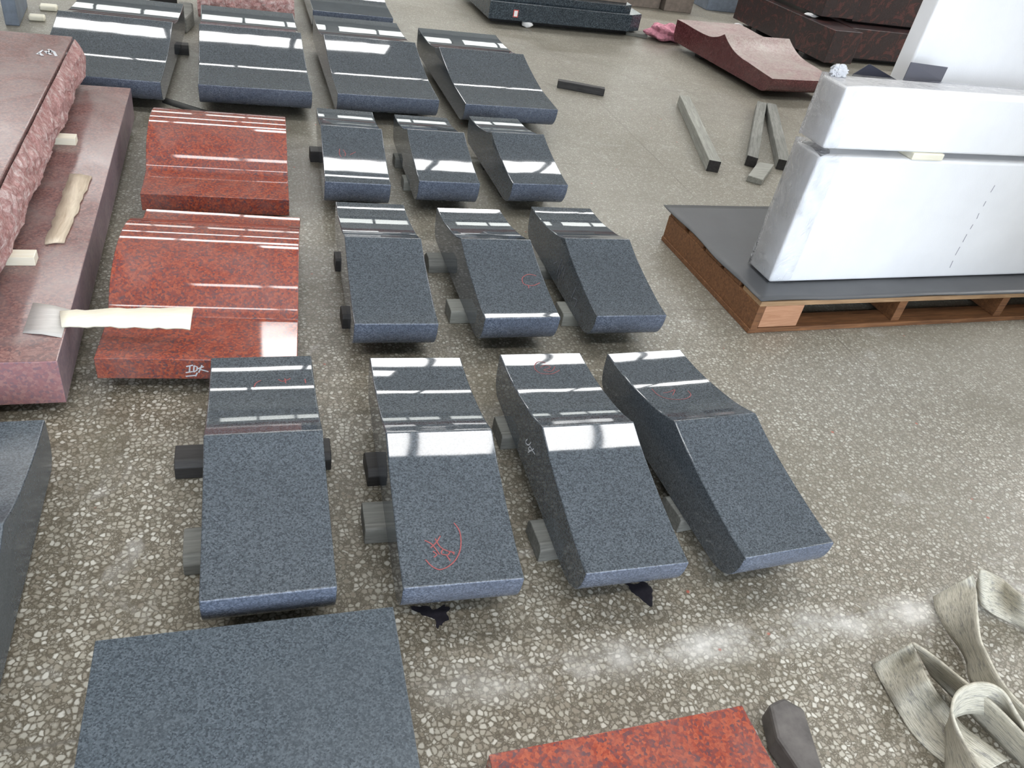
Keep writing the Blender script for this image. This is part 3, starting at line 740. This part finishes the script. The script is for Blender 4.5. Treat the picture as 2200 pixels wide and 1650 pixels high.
# cream spacers between the two
ry = R(2.7)
def on_box(dx, dy, z): return (2.038 + dx * math.cos(ry) - dy * math.sin(ry), 2.398 + dx * math.sin(ry) + dy * math.cos(ry), z)
for (dx, lab) in ((.44, 'cream wooden slip between the two stacked white boxes, the visible left one'), (1.45, 'cream wooden slip between the two stacked white boxes, right one')):
    b = box('wooden_slip', 0, .16, 0, .13, 0, .0275, M['cream'], bev=.004, loc=on_box(dx, -.006, .7032), rz=ry); tag(b, lab, 'wood spacer', 'slips between white boxes')
# film wrapped round the left ends
def film_wrap(root, D, Hh, reach, top_over):
    v = []; f = []; rnd = random.Random(9); pth = [(reach, -.004), (.0, -.004), (-.004, 0), (-.004, D), (.0, D + .004), (reach, D + .004)]
    nz = 10
    for j in range(nz + 1):
        z = Hh * j / nz + (top_over if j == nz else 0)
        for (x, y) in pth:
            e = .003
            v.append((x + rnd.uniform(-e, 0), y + (rnd.uniform(-e, 0) if y < D / 2 else rnd.uniform(0, e)), z))
    m_ = len(pth)
    for j in range(nz):
        for i in range(m_ - 1): k = j * m_ + i; f.append((k, k + 1, k + m_ + 1, k + m_))
    o = link('plastic_film', mesh('plastic_film', v, f), M['film'], root); smooth(o, 60); o['label'] = 'clear crinkled plastic film'; return o
film_wrap(low, .157, .545, .10, .012); film_wrap(upp, .150, .228, .06, .004)
# folded film on the step and the crumpled tuft on the top corner
v = [(-.006, -.006, .548), (.03, -.006, .562), (.0, .06, .558), (-.006, .14, .550), (.04, .10, .566), (.05, .02, .564)]
f = [(0, 1, 2), (1, 5, 2), (2, 5, 4), (2, 4, 3)]
fo = link('film_fold', mesh('film_fold', v, f), M['film'], low); s_ = fo.modifiers.new('solid', 'SOLIDIFY'); s_.thickness = .002
def tuft(root, c, seed):
    bm = bmesh.new(); bmesh.ops.create_icosphere(bm, subdivisions=4, radius=1); rnd = random.Random(seed); ph = [rnd.uniform(0, 6) for _ in range(8)]
    for vv in bm.verts:
        p = vv.co.copy(); k = 1 + .35 * math.sin(p.x * 7 + ph[0]) * math.sin(p.y * 6 + ph[1]) + .3 * math.sin(p.z * 8 + ph[2] + 4 * p.y) + .12 * math.sin(p.x * 23 + p.z * 19)
        vv.co = Vector((p.x * .034, p.y * .024, p.z * .026)) * (.75 + .25 * k) * rnd.uniform(.88, 1.12)
    me = bpy.data.meshes.new('film_tuft'); bm.to_mesh(me); bm.free()
    o = link('film_tuft', me, M['crinkle'], root); o.location = c; o['label'] = 'crumpled film tuft'; return o
tuft(upp, (.045, .125, .245), 3)
v = [(0, 0, .2285), (.10, .02, .232), (.25, .035, .2295), (.9, .05, .231), (1.7, .06, .2295), (1.7, .15, .230), (.9, .15, .233), (.25, .15, .231), (.10, .15, .234), (0, .15, .229)]
fo = link('film_fold', mesh('film_fold', v, [(0, 1, 8, 9), (1, 2, 7, 8), (2, 3, 6, 7), (3, 4, 5, 6)]), M['film'], upp)
# inset outline and dashed pencil line on the big front face
def face_pts(L_): return [[(Matrix.Rotation(-ry, 3, 'Z') @ (onplane(a, b, (2.038, 2.398, 0), Vector((math.sin(ry), -math.cos(ry), 0))) - Vector((2.038, 2.398, .158)))) for a, b in st] for st in L_]
das = [(2137, 398), (2128, 413), (2118, 432), (2112, 443), (2103, 458), (2098, 470), (2090, 482), (2084, 492), (2077, 503), (2068, 520), (2062, 530), (2052, 548), (2047, 560), (2040, 575)]
for st in face_pts([[das[i], das[i + 1]] for i in range(0, len(das) - 1, 2)]):
    ribbon('pencil_dash', [st], lambda p: Vector((0, -1, 0)), .004, M['pencil'], low, .0012)
# separator cards between the packs
def card(name, P, th, mat, label):
    n = len(P); nrm = (Vector(P[1]) - Vector(P[0])).cross(Vector(P[2]) - Vector(P[0])).normalized() * th
    v = [Vector(p) for p in P] + [Vector(p) + nrm for p in P]
    f = [tuple(range(n)), tuple(range(n, 2 * n))] + [(i, (i + 1) % n, n + (i + 1) % n, n + i) for i in range(n)]
    o = link(name, mesh(name, v, f), mat); tag(o, label, 'card'); return o
card('separator_card', [(2.47, 2.632, .16), (2.66, 2.640, .16), (2.66, 2.632, .953), (2.684, 2.655, 1.0), (2.489, 2.647, 1.006), (2.468, 2.626, .946)], .003, M['grey_card'], 'grey card standing upright against the tall white box')
card('separator_card', [(2.28, 2.655, .16), (2.56, 2.665, .16), (2.56, 2.69, .905), (2.49, 2.70, .928), (2.346, 2.70, .972), (2.28, 2.69, .93)], .003, M['navy_sheet'], 'dark navy card peeking up left of the tall white box')

# ------------------------------------------------------------------ far stone stock
def wad(c, sc, label):
    return lump('foam_wad', c, 1, sc, 'wad', label, 'foam pad', int(abs(c[0]) * 100), 2, .12)
dg = bpy.data.objects.new('green_black_slab', None); col.objects.link(dg); dg.location = (1.985, 6.857, .05); dg.rotation_euler.z = R(2.6)
tag(dg, 'speckled green black slab with small red white sticker, top centre', 'stone slab')
v = [(0, 0), (1.33, 0), (1.46, .07), (1.46, .95), (0, .95)]
prism('slab_body', v, 0, .14, M['green_black'], dg, .004)
prism('upper_ledge', [(.03, .05), (1.27, .05), (1.36, .11), (1.36, .93), (.03, .93)], .14, .20, M['green_black'], dg, .004)
a = box('sticker', .215, .258, -.0015, 0, .03, .088, M['label_red'], dg, 0); box('sticker_paper', .221, .252, -.0025, -.0015, .036, .082, M['label_white'], a, 0)
o = box('brown_block', 0, .75, 0, .6, 0, .22, M['brown_stone'], bev=.006, loc=(2.55, 7.02, .25), rz=R(2.6)); tag(o, 'brown stone block resting on the speckled green black slab', 'stone block')
wad((2.35, 6.90, 0), (.05, .035, .032), 'white foam pad under the speckled green black slab')
bearer(2.05, 3.35, 7.0, .08, .05, 'bearer', 'dark timber under the speckled green black slab, nearer one', 2.6)
bearer(2.05, 3.35, 7.5, .08, .05, 'bearer', 'dark timber under the speckled green black slab, farther one', 2.6)
# two brown-grey blocks, blue-grey block, dark block behind
for (x0, x1, y0, mt, lab) in [(3.86, 4.25, 8.25, 'brown_stone', 'brown grey stone block at top edge, left of the touching pair'), (4.28, 4.62, 8.22, 'brown_stone', 'brown grey stone block at top edge, right of the touching pair'),
                              (4.95, 5.42, 8.52, 'blue_stone', 'blue grey stone block at top edge beside the brown pair'), (5.46, 6.2, 8.75, 'stone_dark', 'dark stone block at top edge behind the veined stack')]:
    o = box('stone_block', 0, x1 - x0, 0, .6, 0, .35, M[mt], bev=.006, loc=(x0, y0, 0), rz=R(3)); tag(o, lab, 'stone block')
# veined stack
def veined_block(x, y, z, W, L, Hh, rz, label, mat='dark_veined'):
    o = box('veined_block', 0, W, 0, L, 0, Hh, M[mat], bev=.005, loc=(x, y, z), rz=R(rz)); tag(o, label, 'stone block'); return o
veined_block(5.16, 6.53, .05, .34, 1.5, .285, 6, 'dark red veined granite block, nearest corner of the far right stack')
veined_block(5.20, 6.86, .375, .40, 1.1, .25, 6, 'dark red veined block stacked on the nearest veined block')
veined_block(5.56, 6.80, .05, 1.3, .75, .27, 3, 'dark veined low block right of the nearest veined block')
veined_block(5.66, 6.98, .345, 1.3, .7, .27, 3, 'dark veined block stacked on the low right block')
o = box('green_slab', 0, 1.6, 0, .8, 0, .10, M['green_black'], bev=.004, loc=(5.75, 7.12, .615), rz=R(3)); tag(o, 'dark green black slab topping the far right stack', 'stone slab')
bearer(5.12, 5.44, 6.80, .08, .05, 'bearer', 'dark timber under the nearest veined block, nearer one', 6)
bearer(5.05, 5.37, 7.60, .08, .05, 'bearer', 'dark timber under the nearest veined block, farther one', 6)
bearer(5.62, 6.75, 6.95, .08, .05, 'bearer', 'dark timber under the low right veined block, nearer one', 3)
bearer(5.62, 6.75, 7.30, .08, .05, 'bearer', 'dark timber under the low right veined block, farther one', 3)
bearer(5.68, 6.85, 7.10, .08, .025, 'bearer', 'thin batten between the two right veined blocks, nearer one', 3, z0=.32)
bearer(5.68, 6.85, 7.40, .08, .025, 'bearer', 'thin batten between the two right veined blocks, farther one', 3, z0=.32)
wad((5.20, 7.0, .335), (.07, .05, .020), 'white foam pad between the stacked veined blocks, nearer one')
wad((5.12, 7.72, .335), (.07, .05, .020), 'white foam pad between the stacked veined blocks, farther one')
wad((5.07, 7.0, 0), (.06, .05, .026), 'white foam pad on floor under the nearest veined block, nearer one')
wad((4.97, 7.82, 0), (.06, .05, .026), 'white foam pad on floor under the nearest veined block, farther one')
lump('cream_chunk', (6.15, 7.22, .715), 1, (.10, .08, .07), 'cream', 'cream wood chunk on top of the far right stack', 'wood chunk', 8, 2, .3)
lump('pink_rag', (3.70, 6.95, 0), 1, (.17, .10, .08), 'pink_rag', 'crumpled pink rag on floor left of the maroon slab', 'rag', 5, 4, .22)
o = box('grey_board', 0, .20, 0, .13, 0, .03, M['bearer_mid'], bev=.004, loc=(3.33, 7.0, 0), rz=R(-15)); tag(o, 'small grey board beside the pink rag', 'board')
# top left corner things
o = box('stone_post', 0, .075, 0, .45, 0, .55, M['blue_stone'], bev=.006, loc=(-1.335, 5.645, 0), rz=R(4)); tag(o, 'blue grey stone post standing in the top left corner', 'stone post')
o = box('cream_block', 0, .09, 0, .07, 0, .03, M['cream'], bev=.01, seg=3, loc=(-1.235, 5.78, 0), rz=R(5)); tag(o, 'small cream wood block on floor at top left, nearer one', 'wood block')
o = box('cream_block', 0, .10, 0, .08, 0, .03, M['cream'], bev=.01, seg=3, loc=(-1.215, 6.03, 0), rz=R(3)); tag(o, 'small cream wood block on floor at top left, farther one', 'wood block')

# ------------------------------------------------------------------ webbing sling at lower right
W_STR = .122
def strap_edges(pairs):
    """pairs: (edge pixel a, height a, edge pixel b): b is found at the strap's width from a, above it"""
    out = []
    for (a, za, b, up) in pairs:
        A = gp(*a, za); best = None
        for k in range(0, 200):
            z = za + (k / 200) * W_STR * 1.05 if up else max(.004, za - (k / 200) * W_STR)
            B = gp(*b, z); e = abs((B - A).length - W_STR)
            if best is None or e < best[0]: best = (e, B)
        B = best[1]; B = A + (B - A).normalized() * W_STR; B.z = max(B.z, .004)
        out.append((A, B))
    return out
def strap(pairs, parent, name='strap_loop', k=8):
    E = strap_edges(pairs)
    A = [Vector(p) for p in catmull([tuple(e[0]) for e in E], k)]; B = [Vector(p) for p in catmull([tuple(e[1]) for e in E], k)]
    v = []; f = []; s = 0; uvs = []
    nc = 6
    for i in range(len(A)):
        if i: s += ((A[i] + B[i]) / 2 - (A[i - 1] + B[i - 1]) / 2).length
        for c in range(nc + 1):
            v.append(A[i].lerp(B[i], c / nc)); uvs.append((s * 10, c / nc))
    for i in range(len(A) - 1):
        for c in range(nc):
            q = i * (nc + 1) + c; f.append((q, q + 1, q + nc + 2, q + nc + 1))
    me = bpy.data.meshes.new(name); me.from_pydata([tuple(p) for p in v], [], f)
    uv = me.uv_layers.new(name='UVMap')
    for lp in me.loops: uv.data[lp.index].uv = uvs[lp.vertex_index]
    me.update(); o = link(name, me, M['webbing'], parent); smooth(o, 70)
    s_ = o.modifiers.new('solid', 'SOLIDIFY'); s_.thickness = .006; s_.offset = 0; return o
z3 = lambda a, b: (1600 + a / 2.75, 1050 + b / 2.75)
sling = bpy.data.objects.new('webbing_sling', None); col.objects.link(sling); tag(sling, 'dirty cream woven webbing sling looped on floor at lower right', 'sling')
# band lying in from the right, folding, then standing on edge and running towards the camera
strap([(z3(1900, 1000), .006, z3(1900, 780), True), (z3(1650, 830), .006, z3(1650, 640), True), (z3(1500, 760), .01, z3(1530, 540), True), (z3(1400, 690), .02, z3(1420, 480), True), (z3(1366, 610), .03, z3(1385, 480), True)], sling)
strap([(z3(1115, 640), .006, z3(1385, 482), True), (z3(1130, 720), .006, z3(1368, 600), True), (z3(1200, 850), .006, z3(1372, 720), True), (z3(1270, 940), .006, z3(1390, 880), True),
       (z3(1310, 1020), .006, z3(1430, 975), True), (z3(1335, 1140), .006, z3(1500, 1110), True), (z3(1450, 1290), .006, z3(1600, 1240), True), (z3(1640, 1440), .006, z3(1760, 1380), True)], sling)
strap([(z3(755, 1035), .004, z3(990, 915), True), (z3(800, 1130), .004, z3(1030, 1010), True), (z3(860, 1230), .004, z3(1090, 1130), True), (z3(950, 1390), .004, z3(1180, 1260), True),
       (z3(1060, 1520), .004, z3(1290, 1400), True), (z3(1180, 1620), .004, z3(1420, 1500), True), (z3(1330, 1720), .004, z3(1560, 1600), True)], sling)
strap([(z3(1100, 1100), .02, z3(995, 910), True), (z3(1180, 1180), .015, z3(1110, 985), True), (z3(1290, 1290), .01, z3(1290, 1130), True), (z3(1420, 1420), .006, z3(1470, 1270), True), (z3(1600, 1600), .006, z3(1650, 1450), True), (z3(1850, 1850), .006, z3(1900, 1700), True)], sling)
strap([(z3(1185, 1760), .004, z3(1420, 1680), True), (z3(1180, 1500), .004, z3(1290, 1480), True), (z3(1205, 1380), .03, z3(1225, 1310), True), (z3(1290, 1330), .05, z3(1270, 1190), True), (z3(1400, 1330), .055, z3(1400, 1145), True),
       (z3(1520, 1370), .05, z3(1520, 1190), True), (z3(1610, 1480), .03, z3(1610, 1330), True), (z3(1720, 1640), .006, z3(1720, 1500), True)], sling)

# ------------------------------------------------------------------ colour management
scn.view_settings.view_transform = 'Standard'; scn.view_settings.look = 'None'
scn.view_settings.exposure = -0.1; scn.view_settings.gamma = 1.0; scn.view_settings.use_curve_mapping = False
